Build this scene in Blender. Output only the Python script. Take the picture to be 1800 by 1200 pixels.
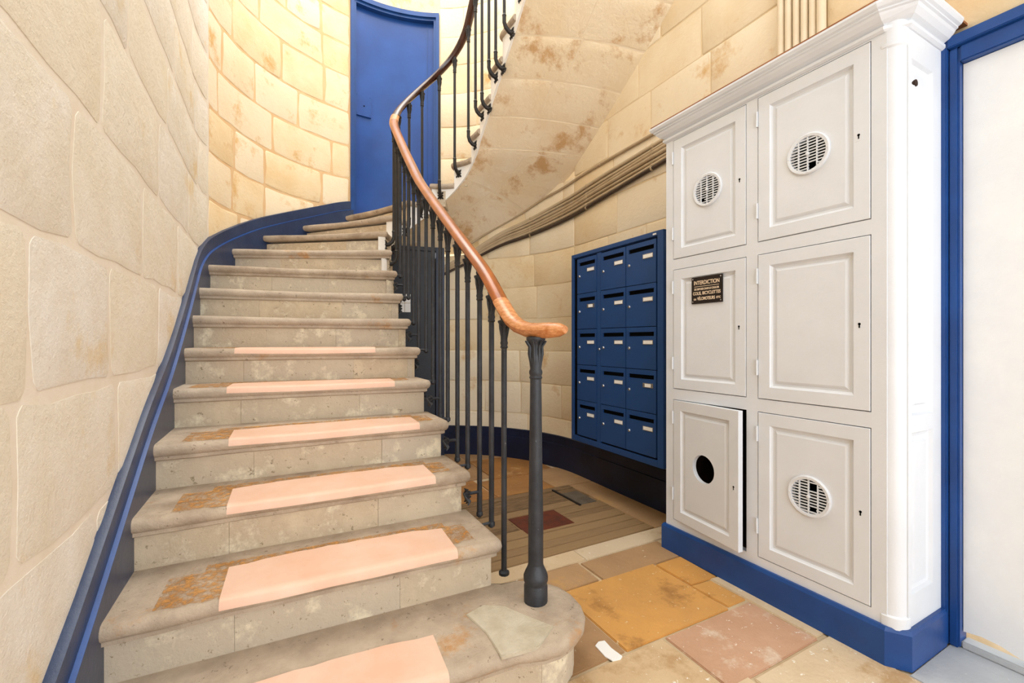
import bpy, bmesh, math, random
from mathutils import Vector
random.seed(7)
PI = math.pi
for o in list(bpy.data.objects): bpy.data.objects.remove(o)
scene = bpy.context.scene
C = scene.collection

# ------------------------------------------------------------------ camera
cam_d = bpy.data.cameras.new('camera'); cam = bpy.data.objects.new('camera', cam_d); C.objects.link(cam)
cam.location = (0, 0, 1.04); cam.rotation_euler = (PI/2, 0, math.radians(-28.0))
cam_d.sensor_width = 36; cam_d.lens = 775/1800*36; cam_d.clip_start = .02
scene.camera = cam
# ------------------------------------------------------------------ world and light
w = bpy.data.worlds.new('daylight'); scene.world = w; w.use_nodes = True
bg = w.node_tree.nodes['Background']; bg.inputs[0].default_value = (0.89, 0.945, 1.0, 1); bg.inputs[1].default_value = 1.5
def area(name, loc, rot, sx, sy, power, col):
    d = bpy.data.lights.new(name, 'AREA'); d.shape = 'RECTANGLE'; d.size = sx; d.size_y = sy; d.energy = power; d.color = col
    o = bpy.data.objects.new(name, d); C.objects.link(o); o.location = loc; o.rotation_euler = rot
    return o
# the open street door behind the camera, and an unseen warm light added over the stairwell
area('street_door_light', (0.75, -2.3, 1.5), (PI/2, 0, 0), 2.0, 2.6, 25, (0.90, 0.95, 1.0))
area('stairwell_warm_light', (0.85, 3.0, 6.2), (0, 0, 0), 2.2, 2.4, 62, (1.0, 0.90, 0.74))
scene.view_settings.view_transform = 'Standard'; scene.view_settings.look = 'None'
scene.view_settings.exposure = 0.75; scene.view_settings.gamma = 1.0; scene.view_settings.use_curve_mapping = False

# ------------------------------------------------------------------ materials
def srgb(h):
    h = h.lstrip('#'); c = [int(h[i:i+2], 16)/255 for i in (0, 2, 4)]
    return tuple(((x/12.92) if x <= .04045 else ((x+.055)/1.055)**2.4) for x in c) + (1,)
M = {}
def mat(name, c1, c2=None, c3=None, rough=.8, scale=6., bump=0., bscale=60., metal=0., var=0., spec=.4, stain=None, stain_scale=3., stain_amt=.5, speck=None, speck_amt=.62, coat=0., stretch=None):
    """noise blend of c1/c2, blotches of stain, specks, per-object tint, bump"""
    m = bpy.data.materials.new(name); m.use_nodes = True; nt = m.node_tree; N = nt.nodes; L = nt.links
    b = N['Principled BSDF']; b.inputs['Roughness'].default_value = rough; b.inputs['Metallic'].default_value = metal
    b.inputs['Specular IOR Level'].default_value = spec
    if coat: b.inputs['Coat Weight'].default_value = coat; b.inputs['Coat Roughness'].default_value = .12
    tc = N.new('ShaderNodeTexCoord'); vec = tc.outputs['Object']
    if stretch:
        mp = N.new('ShaderNodeMapping'); mp.inputs['Scale'].default_value = stretch; L.new(vec, mp.inputs[0]); vec = mp.outputs[0]
    def noise(s, d=6., r=.6):
        n = N.new('ShaderNodeTexNoise'); n.inputs['Scale'].default_value = s; n.inputs['Detail'].default_value = d; n.inputs['Roughness'].default_value = r
        L.new(vec, n.inputs['Vector']); return n.outputs['Fac']
    def ramp(f, a, c):
        r = N.new('ShaderNodeMapRange'); r.inputs[1].default_value = a; r.inputs[2].default_value = c; L.new(f, r.inputs[0]); return r.outputs[0]
    def mix(f, a, c):
        x = N.new('ShaderNodeMix'); x.data_type = 'RGBA'
        if f is not None: L.new(f, x.inputs[0])
        for i, q in ((6, a), (7, c)):
            if isinstance(q, tuple): x.inputs[i].default_value = q
            else: L.new(q, x.inputs[i])
        return x.outputs[2]
    col = srgb(c1)
    if c2: col = mix(ramp(noise(scale), .35, .65), srgb(c1), srgb(c2))
    if c3 and var:
        oi = N.new('ShaderNodeObjectInfo'); mm = N.new('ShaderNodeMath'); mm.operation = 'MULTIPLY'; mm.inputs[1].default_value = var
        L.new(oi.outputs['Random'], mm.inputs[0]); col = mix(mm.outputs[0], col, srgb(c3))
    if stain:
        f = ramp(noise(stain_scale, 7., .7), 1-stain_amt, 1-stain_amt+.12); col = mix(f, col, srgb(stain))
    if speck:
        f = ramp(noise(bscale*.8, 3., .8), speck_amt, speck_amt+.06); col = mix(f, col, srgb(speck))
    if isinstance(col, tuple): b.inputs['Base Color'].default_value = col
    else: L.new(col, b.inputs['Base Color'])
    if bump:
        bp = N.new('ShaderNodeBump'); bp.inputs['Strength'].default_value = bump; bp.inputs['Distance'].default_value = .01
        n1 = noise(bscale, 8., .7); L.new(n1, bp.inputs['Height']); L.new(bp.outputs[0], b.inputs['Normal'])
    M[name] = m; return m
mat('stone_pale', '#f3eee6', '#e9e0d0', '#efe3c8', rough=.9, scale=5, bump=.9, bscale=30, var=.6, stain='#e6cfa4', stain_scale=2.2, stain_amt=.42)  # daylight bleaching of the near wall is mixed into this pale tone
mat('mortar_pale', '#ece3d6', '#e6dac8', rough=.95, scale=7, bump=.25, bscale=60)
mat('stone_honey', '#efdab4', '#e8ca98', '#f1e2c8', rough=.88, scale=4.5, bump=.5, bscale=38, var=.85, stain='#d9b074', stain_scale=3.2, stain_amt=.44)  # warm light on the curved end is mixed into this honey tone
mat('mortar_honey', '#dab384', '#e2c296', rough=.95, scale=5, bump=.2, bscale=50)
mat('stone_right', '#f0dcb8', '#e8cda0', '#f1e4cc', rough=.88, scale=4.5, bump=.45, bscale=36, var=.8, stain='#d8b078', stain_scale=3., stain_amt=.42)
mat('mortar_right', '#e4cba2', '#e8d2ac', rough=.95, scale=5, bump=.2, bscale=50)
mat('soffit_stone', '#f3e4ca', '#ead3b0', '#f0dcba', rough=.92, scale=3.5, bump=.9, bscale=30, var=.7, stain='#cfa676', stain_scale=4.2, stain_amt=.47)
mat('soffit_joint', '#efdfc4', '#e8d3b2', rough=.92, scale=5, bump=.2)
mat('step_stone', '#c8b59e', '#9f8b76', '#cbbdac', rough=.85, scale=9, bump=.7, bscale=48, var=.5, stain='#c08a4c', stain_scale=2.6, stain_amt=.40, speck='#8d7d69', speck_amt=.64)
mat('riser_stone', '#d9c6a8', '#b8a286', '#c6b9a6', rough=.88, scale=7, bump=.6, bscale=44, var=.9, stain='#e8dcc2', stain_scale=7., stain_amt=.47, speck='#9a896f', speck_amt=.63)
mat('patch_pink', '#e9c6b0', '#e3b89e', rough=.55, scale=6, bump=.12, bscale=80, speck='#b08a70', speck_amt=.72)
mat('patch_rough', '#d6ccb8', '#c4b8a0', rough=.9, scale=14, bump=.8, bscale=60)
mat('string_white', '#f6f3ee', '#efeae2', rough=.7, scale=8, bump=.25, bscale=40)
mat('blue_paint', '#1c4a8e', '#183f7c', rough=.35, scale=5, bump=.08, bscale=40, speck='#5f83c4', speck_amt=.75)
mat('blue_door', '#1f4c98', '#1b4186', rough=.28, scale=3, bump=.06, bscale=30)
mat('blue_skirt', '#31405f', '#263352', rough=.3, scale=6, bump=.15, bscale=40, speck='#6f86b0', speck_amt=.72)
mat('navy_skirt', '#16223f', '#0f182e', rough=.4, scale=5, bump=.15, bscale=40, speck='#4f6288', speck_amt=.72)
mat('navy_door', '#2c3038', '#23262e', rough=.5, scale=5, bump=.1)
mat('white_paint', '#dfe3e9', '#d9dde3', rough=.42, scale=4, bump=.1, bscale=70)
mat('white_wall', '#eef0f0', '#e8eaec', rough=.7, scale=6, bump=.15, bscale=50, speck='#cfcac2', speck_amt=.74)
mat('iron', '#3d4046', '#2e3035', rough=.42, scale=14, bump=.25, bscale=90, speck='#8f9297', speck_amt=.7, metal=.3)
mat('iron_dark', '#2d2a29', '#232120', rough=.45, scale=14, bump=.2, bscale=90)
mat('rail_orange', '#a85a1c', '#81400f', rough=.28, scale=7, bump=.06, bscale=60, coat=.4, stretch=(6, 1.2, 1.2), speck='#e0a070', speck_amt=.74)
mat('rail_dark', '#4a2416', '#34170e', rough=.25, scale=7, bump=.05, coat=.5, stretch=(5, 1.5, 1.5))
mat('rail_worn', '#d99a66', '#b9713a', rough=.35, scale=12, bump=.1, coat=.3, stretch=(4, 4, 9))
mat('letterbox_blue', '#264c86', '#24477c', rough=.38, scale=3, metal=.1, bump=.03, bscale=200)
mat('steel', '#c9ccd0', rough=.25, metal=.9)
mat('card', '#f4f3f0', rough=.5)
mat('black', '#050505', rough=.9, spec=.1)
mat('cupboard_inside', '#3a2416', '#22140c', rough=.8, scale=8)
mat('sign_black', '#241a17', '#1d1512', rough=.35, scale=5)
mat('sign_letter', '#f0d9bb', rough=.5)
mat('plank', '#8a6d4c', '#5f4830', '#a5865e', rough=.75, scale=9, bump=.4, bscale=50, var=.9, stretch=(1.2, 9, 1), speck='#5e4a36', speck_amt=.66)
mat('rust', '#6b2f18', '#4f2414', rough=.7, scale=14, bump=.4, bscale=70)
mat('drain_metal', '#6b6052', '#574c40', rough=.7, scale=10, bump=.3)
mat('slab_orange', '#d59a4e', '#c08a48', '#d7a868', rough=.5, scale=4, bump=.3, bscale=40, var=.4, stain='#a2733c', stain_scale=5, stain_amt=.45, speck='#e8d2ac', speck_amt=.64)
mat('slab_rust', '#b07a3e', '#8f6034', '#a87c4c', rough=.6, scale=5, bump=.35, bscale=40, var=.5, stain='#c9a06c', stain_scale=4, stain_amt=.42, speck='#e0d0b4', speck_amt=.66)
mat('slab_pink', '#c79d80', '#b88c6c', '#d4b497', rough=.55, scale=4, bump=.3, bscale=40, var=.5, stain='#dccbb6', stain_scale=5, stain_amt=.47, speck='#efe6da', speck_amt=.64)
mat('slab_beige', '#d6bd98', '#c7a880', '#d9c8ae', rough=.55, scale=4, bump=.3, bscale=40, var=.6, stain='#b8966c', stain_scale=5, stain_amt=.46, speck='#efe9dc', speck_amt=.64)
mat('slab_brown', '#b08a62', '#94704c', '#bd9a72', rough=.6, scale=4, bump=.35, bscale=40, var=.5, stain='#c79a5c', stain_scale=3, stain_amt=.42, speck='#e0d2ba', speck_amt=.66)
mat('floor_joint', '#cfbb9c', '#bda684', rough=.9, scale=8, bump=.3)
mat('cement_grey', '#b9bcbf', '#a7abb0', '#c8cacb', rough=.6, scale=3.5, bump=.25, bscale=30, var=.4, speck='#e6e8ea', speck_amt=.68)
mat('pipe_taupe', '#b8a283', '#a68f70', '#c9b596', rough=.6, scale=8, bump=.15, var=.8)
mat('pipe_dark', '#4a3a2e', '#3a2d24', rough=.5, scale=8)
mat('pipe_cream', '#eadbc0', '#e2cfae', rough=.55, scale=6, bump=.15, stain='#a8a8a6', stain_scale=7, stain_amt=.36)
mat('board_wood', '#a0663c', '#87512e', rough=.7, scale=8, stretch=(6, 1, 1))

# ------------------------------------------------------------------ mesh helpers
class MB:
    def __init__(s): s.v = []; s.f = []
    def add(s, vs, fs):
        o = len(s.v); s.v += [tuple(p) for p in vs]; s.f += [tuple(i+o for i in f) for f in fs]; return s
    def box(s, x0, x1, y0, y1, z0, z1):
        return s.add([(x, y, z) for z in (z0, z1) for y in (y0, y1) for x in (x0, x1)],
                     [(0, 2, 3, 1), (4, 5, 7, 6), (0, 1, 5, 4), (2, 6, 7, 3), (0, 4, 6, 2), (1, 3, 7, 5)])
    def prism(s, poly, z0, z1):
        """vertical prism over plan polygon; z0/z1 numbers or per-vertex lists"""
        n = len(poly); a = z0 if hasattr(z0, '__len__') else [z0]*n; b = z1 if hasattr(z1, '__len__') else [z1]*n
        return s.add([(p[0], p[1], a[i]) for i, p in enumerate(poly)]+[(p[0], p[1], b[i]) for i, p in enumerate(poly)],
                     [tuple(range(n-1, -1, -1)), tuple(range(n, 2*n))]+[(i, (i+1) % n, n+(i+1) % n, n+i) for i in range(n)])
    def grid(s, P, close_u=False, close_v=False):
        n = len(P); m = len(P[0]); fs = []
        for i in range(n if close_u else n-1):
            for j in range(m if close_v else m-1):
                i2, j2 = (i+1) % n, (j+1) % m; fs.append((i*m+j, i2*m+j, i2*m+j2, i*m+j2))
        return s.add([p for r in P for p in r], fs)
    def tube(s, pts, r, n=10, caps=True):
        pts = [Vector(p) for p in pts]; rs = r if hasattr(r, '__len__') else [r]*len(pts); P = []; up = None
        for i, p in enumerate(pts):
            d = (pts[min(i+1, len(pts)-1)]-pts[max(i-1, 0)]).normalized()
            if up is None: up = d.orthogonal().normalized()
            up = (up-d*up.dot(d)).normalized(); sd = d.cross(up)
            P.append([tuple(p+up*rs[i]*math.cos(2*PI*k/n)+sd*rs[i]*math.sin(2*PI*k/n)) for k in range(n)])
        o = len(s.v); s.grid(P, close_v=True)
        if caps: s.f.append(tuple(o+k for k in range(n))); s.f.append(tuple(o+(len(pts)-1)*n+k for k in range(n-1, -1, -1)))
        return s
    def lathe(s, prof, c, n=16, axis='z'):
        P = []
        for rr, z in prof:
            row = []
            for k in range(n):
                a = 2*PI*k/n; x, y = rr*math.cos(a), rr*math.sin(a)
                row.append((c[0]+x, c[1]+y, c[2]+z) if axis == 'z' else (c[0]+z, c[1]+x, c[2]+y))
            P.append(row)
        o = len(s.v); s.grid(P, close_v=True); s.f.append(tuple(o+k for k in range(n))); s.f.append(tuple(o+(len(prof)-1)*n+k for k in range(n)))
        return s
    def build(s, name, m, parent=None, smooth=None, bevel=0.):
        me = bpy.data.meshes.new(name); me.from_pydata(s.v, [], s.f)
        bm = bmesh.new(); bm.from_mesh(me); bmesh.ops.remove_doubles(bm, verts=bm.verts, dist=1e-5)
        bmesh.ops.recalc_face_normals(bm, faces=bm.faces)
        if bevel: bmesh.ops.bevel(bm, geom=bm.edges[:], offset=bevel, segments=2, affect='EDGES', clamp_overlap=True)
        bm.to_mesh(me); bm.free()
        if smooth:
            for p in me.polygons: p.use_smooth = True
            me.set_sharp_from_angle(angle=math.radians(smooth))
        if m: me.materials.append(M[m])
        o = bpy.data.objects.new(name, me); C.objects.link(o)
        if parent: o.parent = parent
        return o
def tag(o, label=None, cat=None, group=None, kind=None):
    if label: o['label'] = label
    if cat: o['category'] = cat
    if group: o['group'] = group
    if kind: o['kind'] = kind
    return o
def empty(name, loc=(0, 0, 0)):
    o = bpy.data.objects.new(name, None); C.objects.link(o); o.location = loc; o.empty_display_size = .1; return o
def shift(o, loc):
    """move a mesh object's origin to loc without moving its geometry (parent at world origin)"""
    me = o.data
    for v in me.vertices: v.co -= Vector(loc)
    o.location = loc
def lerp_tab(tab, x):
    if x <= tab[0][0]: return tab[0][1]+(x-tab[0][0])*(tab[1][1]-tab[0][1])/(tab[1][0]-tab[0][0])
    for (a, p), (b, q) in zip(tab, tab[1:]):
        if x <= b: return p+(q-p)*(x-a)/(b-a)
    (a, p), (b, q) = tab[-2:]; return q+(x-b)*(q-p)/(b-a)
def smooth_tab(tab, x, h=.12):
    return sum(lerp_tab(tab, x+h*(i-3)/3) for i in range(7))/7

# ------------------------------------------------------------------ plan curves (metres; x across the hall, y along it)
RIS = .168
def upath(c, R, tl, tr):
    """U-shaped plan: straight x=tl up to c.y, half circle clockwise, straight x=tr back; off>0 = towards the inside"""
    L1 = c[1]; LA = PI*R
    def fn(p, off=0.):
        if p < L1: return Vector((tl+off, p, 0)), Vector((1, 0, 0))
        if p < L1+LA:
            a = PI-(p-L1)/R; d = Vector((math.cos(a), math.sin(a), 0)); return Vector((c[0], c[1], 0))+d*(R-off), -d
        return Vector((tr-off, c[1]-(p-L1-LA), 0)), Vector((-1, 0, 0))
    fn.L1 = L1; fn.LA = LA; fn.R = R; fn.c = c
    return fn
WALL = upath((.835, 3.06), 1.255, -.42, 2.09)       # upper stairwell wall face
OUT = upath((.835, 3.06), 1.225, -.39, 2.06)        # outer ends of the steps
LOW = upath((.835, 2.78), 1.255, -.42, 2.09)        # ground floor apse
WELL = upath((1.037, 3.22), .327, .71, 1.364)       # inner ends of the treads (off<0 = into the step)
def lang(a): return LOW.L1+LOW.R*(PI-math.radians(a))
def ls(s): return LOW.L1+LOW.LA+(LOW.c[1]-s)
def wang(a): return WALL.L1+WALL.R*(PI-math.radians(a))
PIN = {1: 1.10, 2: 1.389, 3: 1.679, 4: 1.94, 5: 2.215, 6: 2.40, 7: 2.60, 8: 2.785, 9: 2.94, 10: 3.093, 11: 3.26}
for k in range(12, 17): PIN[k] = 3.26+(4.156-3.26)*(k-11)/5
PIN.update({17: 4.307, 18: 4.507, 19: 4.697, 20: 4.89, 21: 5.08, 22: 5.28, 23: 5.48, 24: 5.68})
POUT = {1: 1.14, 2: 1.432, 3: 1.70, 4: 1.971, 5: 2.30, 6: 2.555, 7: 2.79, 8: 3.01, 9: 3.25, 10: 3.588, 11: 3.919, 12: 4.296, 13: 4.685, 14: 5.62, 15: 5.88,
        16: 6.12, 17: 6.36, 18: 6.6, 19: 6.84, 20: 7.08, 21: 7.3, 22: 7.52, 23: 7.75, 24: 7.98}
NSTEP = 23
NOSE_IN = [(PIN[k], k*RIS) for k in sorted(PIN)]
NOSE_OUT = [(POUT[k], k*RIS) for k in sorted(POUT)]

# ------------------------------------------------------------------ stone walls
def wall_base(fn, ranges, zz0, zz1, off, name, m, label, thick=.25):
    b = MB()
    for p0, p1 in ranges:
        n = max(2, int((p1-p0)/.08)); P = []
        for i in range(n+1):
            q = p0+(p1-p0)*i/n; a, _ = fn(q, off); c, _ = fn(q, -thick)
            P.append([(a.x, a.y, zz0), (a.x, a.y, zz1), (c.x, c.y, zz1), (c.x, c.y, zz0)])
        o = len(b.v); b.grid(P, close_v=True); b.f.append((o, o+1, o+2, o+3)); k = len(P)-1; b.f.append((o+k*4+3, o+k*4+2, o+k*4+1, o+k*4))
    o = b.build(name, m, smooth=40); tag(o, label, 'wall', kind='structure'); return o
def stone(fn, p0, p1, z0, z1, m, parent, rnd, face=.006, jit=.012, joint=.012, soft=.014):
    """one block: front grid with an uneven outline whose margins fall away softly into the mortar"""
    p0 += joint/2; p1 -= joint/2; z0 += joint/2; z1 -= joint/2
    w_, h_ = p1-p0, z1-z0; n0 = max(2, int(w_/.13)); xs = [0, soft/w_]+[i/n0 for i in range(1, n0)]+[1-soft/w_, 1]; ys = [0, soft/h_, .5, 1-soft/h_, 1]
    n, mm = len(xs)-1, len(ys)-1
    jl = [rnd.uniform(-jit, jit)*.6 for _ in ys]; jr = [rnd.uniform(-jit, jit)*.6 for _ in ys]
    jb = [rnd.uniform(-jit, jit)*.5 for _ in xs]; jt = [rnd.uniform(-jit, jit)*.5 for _ in xs]
    for q in (jl, jr): q[1] = q[0]; q[-2] = q[-1]
    for q in (jb, jt): q[1] = q[0]; q[-2] = q[-1]
    ff = face+rnd.uniform(-.001, .002); P = []
    def pt(i, j, off, grow=0.):
        x = xs[i]; y = ys[j]
        p = p0+w_*x+(1-x)*jl[j]+x*jr[j]+grow*(2*x-1); z = z0+h_*y+(1-y)*jb[i]+y*jt[i]+grow*(2*y-1)
        if i in (0, n) and j in (0, mm): p += soft*.45*(1-2*x); z += soft*.45*(1-2*y)
        a, _ = fn(p, off); return (a.x, a.y, z)
    for i in range(n+1):
        P.append([pt(i, j, .0012 if i in (0, n) or j in (0, mm) else ff+rnd.uniform(-.001, .001)) for j in range(mm+1)])
    b = MB(); b.grid(P)
    ring = [(i, 0) for i in range(n)]+[(n, j) for j in range(mm)]+[(i, mm) for i in range(n, 0, -1)]+[(0, j) for j in range(mm, 0, -1)]
    b.grid([[P[i][j] for i, j in ring], [pt(i, j, -.012, .002) for i, j in ring]], close_v=True)
    return b.build('stone', m, parent, smooth=60)
def courses(fn, p0, p1, zs, m, parent, seed, lo=.38, hi=.72, skip=None, **kw):
    rnd = random.Random(seed)
    for z0, z1 in zip(zs, zs[1:]):
        p = p0-rnd.uniform(0, .3)
        while p < p1:
            q = p+rnd.uniform(lo, hi); a, c = max(p, p0), min(q, p1)
            if p1-c < .12: c = p1; q = p1+.01
            if c-a > .07 and not (skip and skip(a, c, z0, z1)): stone(fn, a, c, z0, z1, m, parent, rnd, **kw)
            p = q
ZL = [-.04, .29, .61, .928, 1.26, 1.605, 1.945, 2.245, 2.535, 2.835, 3.145, 3.475, 3.755, 4.03, 4.32, 4.62, 4.95]
def under_stair(a, c, z0, z1):      # blocks wholly behind the steps are never seen
    return z1 < smooth_tab(NOSE_OUT, a)-.25
PD0, PD1 = wang(101.2), wang(62.8)  # the curved blue door
wall_left = wall_base(WALL, [(-2.4, PD0)], 0, 4.95, 0, 'wall_left', 'mortar_pale', 'pale limestone block wall curving up along the left of the stairs')
courses(WALL, -.3, 3.35, ZL, 'stone_pale', wall_left, 3, lo=.42, hi=.85, skip=under_stair, joint=.024, jit=.02, face=.0032, soft=.02)
bh = MB()                            # honey-coloured pointing of the curved end
n = 30; P = []
for i in range(n+1):
    q = 3.36+(PD0-3.36)*i/n; a, _ = WALL(q, .0009); P.append([(a.x, a.y, 1.4), (a.x, a.y, 4.95)])
bh.grid(P); bh.build('pointing', 'mortar_honey', wall_left, smooth=40)
courses(WALL, 3.35, PD0-.005, ZL, 'stone_honey', wall_left, 5, lo=.3, hi=.62, skip=under_stair, joint=.02, jit=.014, face=.003, soft=.012)
wall_back = wall_base(WALL, [(PD1, wang(-2))], 1.9, 4.95, 0, 'wall_back', 'mortar_right', 'limestone wall of the upper stairwell right of the blue door')
courses(WALL, PD1+.005, wang(0), ZL[6:], 'stone_right', wall_back, 8, lo=.3, hi=.6, joint=.008, jit=.006, face=.0026, soft=.007)
lint = MB(); n = 14; P = []          # masonry over the blue door
for i in range(n+1):
    q = PD0+(PD1-PD0)*i/n; a, _ = WALL(q, 0); c, _ = WALL(q, -.2); P.append([(a.x, a.y, 4.26), (a.x, a.y, 4.95), (c.x, c.y, 4.95), (c.x, c.y, 4.26)])
lint.grid(P, close_v=True); lint.build('lintel', 'stone_honey', wall_back, smooth=40)
# ground-floor apse and right wall
wall_right = wall_base(LOW, [(lang(50), lang(0))], 0, 2.30, 0, 'wall_right', 'mortar_right', 'honey limestone wall on the right behind letterboxes and cabinet')
n = 20; P = []
for i in range(n+1):
    q = lang(112)+(lang(50)-lang(112))*i/n; a, _ = LOW(q, 0); c, _ = LOW(q, -.1); zt = 1.72+.14*i/n; P.append([(a.x, a.y, 0), (a.x, a.y, zt), (c.x, c.y, zt), (c.x, c.y, 0)])
MB().grid(P, close_v=True).build('wall_core', 'mortar_right', wall_right, smooth=40)
b2 = MB().box(2.09, 2.34, -2.4, .0, 0, 4.95).box(2.09, 2.34, 0, .64, 2.05, 4.95).box(2.09, 2.34, .64, 2.79, 0, 4.95)
b2.build('wall_core', 'mortar_right', wall_right)
ZR = [.12, .40, .68, .96, 1.24, 1.52, 1.795, 2.07, 2.35, 2.63, 2.91, 3.2, 3.5, 3.8]
courses(LOW, lang(66), lang(4), ZR[:9], 'stone_right', wall_right, 11, skip=lambda a, c, z0, z1: a < lang(48) and z1 > 1.85, lo=.34, hi=.62, joint=.008, jit=.006, face=.0026, soft=.007)
courses(LOW, lang(4), ls(.66), ZR, 'stone_right', wall_right, 12, lo=.36, hi=.66, joint=.008, jit=.006, face=.0026, soft=.007,
        skip=lambda a, c, z0, z1: a > ls(1.5) and z1 < 2.0)
courses(LOW, ls(.66), ls(-.4), [2.1, 2.45, 2.8, 3.15, 3.5], 'stone_right', wall_right, 14, lo=.5, hi=.8, joint=.01, face=.003)

# ------------------------------------------------------------------ unseen ceiling added over the entrance to cut the daylight
ceil = MB().box(-.66, 2.33, -2.4, .35, 3.3, 3.42).build('ceiling', 'white_wall'); tag(ceil, 'unseen white ceiling added over the entrance passage to cut the daylight', 'ceiling', kind='structure')
# ------------------------------------------------------------------ floor
floor = MB().box(-1.0, 2.6, -2.4, 4.6, -.12, -.006).build('floor', 'floor_joint'); tag(floor, 'worn stone slab floor with a boarded section', 'floor', kind='structure')
def slab(x0, x1, y0, y1, m, name='slab', z=0., g=.0035, bev=.003):
    rnd = random.Random(int(x0*977+y0*613)); j = lambda: rnd.uniform(-.006, .006)
    poly = [(x0+g+j(), y0+g+j()), (x1-g+j(), y0+g+j()), (x1-g+j(), y1-g+j()), (x0+g+j(), y1-g+j())]
    return MB().prism(poly, -.03, z+rnd.uniform(-.001, .001)).build(name, m, floor, bevel=bev)
slab(1.035, 1.552, 1.122, 1.518, 'slab_orange'); slab(1.552, 1.72, 1.30, 1.505, 'slab_orange'); slab(1.552, 1.67, 1.122, 1.30, 'slab_orange')
slab(1.67, 1.74, .86, 1.30, 'slab_beige'); slab(.62, 1.035, 1.122, 1.52, 'slab_brown')
slab(.62, 1.25, 1.52, 1.685, 'slab_brown'); slab(1.25, 1.75, 1.51, 1.685, 'slab_brown'); slab(.62, 1.30, 1.685, 1.80, 'slab_beige'); slab(1.30, 2.08, 1.685, 1.80, 'slab_beige')
slab(1.195, 1.67, .852, 1.118, 'slab_pink'); slab(.62, 1.195, .872, 1.118, 'slab_beige'); slab(1.29, 1.735, .50, .85, 'slab_beige'); slab(.80, 1.29, .48, .868, 'slab_beige')
slab(.3, .80, .48, .868, 'slab_pink'); slab(.3, .62, .872, 1.1, 'slab_beige')
slab(1.74, 2.085, -.6, .64, 'cement_grey'); slab(1.27, 1.735, .10, .495, 'slab_pink'); slab(.75, 1.27, .05, .475, 'slab_beige'); slab(.2, .75, .0, .475, 'slab_orange')
for i in range(5):
    for jn in range(3): slab(-.38+i*.49, .11+i*.49, -.62-.5*jn+(.0 if i else 0), -.12-.5*jn, ('slab_beige', 'slab_pink', 'slab_orange')[(i+jn) % 3])
slab(-.38, .2, -.12, .475, 'slab_beige'); slab(-.38, .3, .475, .9, 'slab_pink')
rnd = random.Random(4); y = 1.80
widths = [.075, .07, .085, .09, .075, .095, .085, .09, .1, .07]
for wd in widths:
    for (x0, x1) in ((.60, 1.18), (1.18, 1.50), (1.50, 1.862)) if 2.05 < y+.01 < 2.28 else ((.60, 1.862),):
        if 2.05 < y+.01 < 2.28 and x0 == 1.18: continue
        slab(x0, x1, y, y+wd, 'plank', 'plank', .002, g=.0025, bev=.002)
    y += wd
slab(1.862, 2.085, 1.80, 2.62, 'slab_brown'); slab(1.18, 1.50, y-.36, y-.30, 'plank', 'plank') if False else None
slab(.75, 1.30, y, 3.05, 'slab_rust'); slab(1.30, 1.75, y, 3.0, 'slab_rust'); slab(1.75, 2.085, 2.62, 3.05, 'slab_brown'); slab(.75, 1.45, 3.05, 3.75, 'slab_brown'); slab(1.45, 2.0, 3.0, 3.55, 'slab_rust'); slab(.75, 1.6, 3.75, 4.02, 'slab_brown'); slab(1.45, 1.85, 3.55, 3.75, 'slab_brown')
sp = MB().prism([(.957, 1.195), (.953, 1.14), (.962, 1.112), (.99, 1.106), (1.004, 1.113), (.998, 1.16), (1.002, 1.2), (.98, 1.206)], .0, .003).build('plaster_splash', 'card', floor); sp['label'] = 'dried white plaster splash'
hatch = empty('floor_hatch', (1.345, 2.17, 0)); tag(hatch, 'rusty brown square metal plate set in the floorboards', 'hatch')
o = MB().box(-.158, .158, -.112, .112, -.03, .004).build('plate', 'rust', hatch, bevel=.002)
o = MB().box(-.168, .168, -.122, .122, -.03, .001).build('surround', 'plank', hatch)
drain = empty('drain_cover', (1.76, 2.38, 0)); tag(drain, 'small dark grey cover plate in the boards below the letterboxes', 'drain cover')
MB().box(-.06, .07, -.11, .11, 0, .006).build('plate', 'drain_metal', drain, bevel=.002)
MB().box(-.075, -.062, -.12, .2, 0, .01).build('edge_strip', 'iron_dark', drain)

# ------------------------------------------------------------------ staircase
stair = empty('staircase', (0, 0, 0)); tag(stair, 'worn stone winding staircase curving up to the right', 'staircase')
PROF = [(-.022, 0), (-.01, -.003), (-.002, -.012), (0, -.022), (-.003, -.034), (-.011, -.043), (-.018, -.046), (-.018, -.058), (-.026, -.062), (-.036, -.064)]
PROF_UP = [(-.016, 0), (-.004, -.005), (0, -.02), (-.004, -.035), (-.012, -.042), (-.02, -.044)]
def offset_path(pts, d):
    """pts: plan polyline; shift to its left by d (towards the step body) with mitres"""
    out = []
    for i, p in enumerate(pts):
        a = (pts[i]-pts[i-1]).normalized() if i else None; b = (pts[i+1]-pts[i]).normalized() if i < len(pts)-1 else None
        t = ((a or b)+(b or a)).normalized(); nn = Vector((-t.y, t.x, 0)); c = 1.
        if a is not None and b is not None: c = max(.5, nn.dot(Vector((-a.y, a.x, 0))))
        out.append(p+nn*d/c)
    return out
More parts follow.
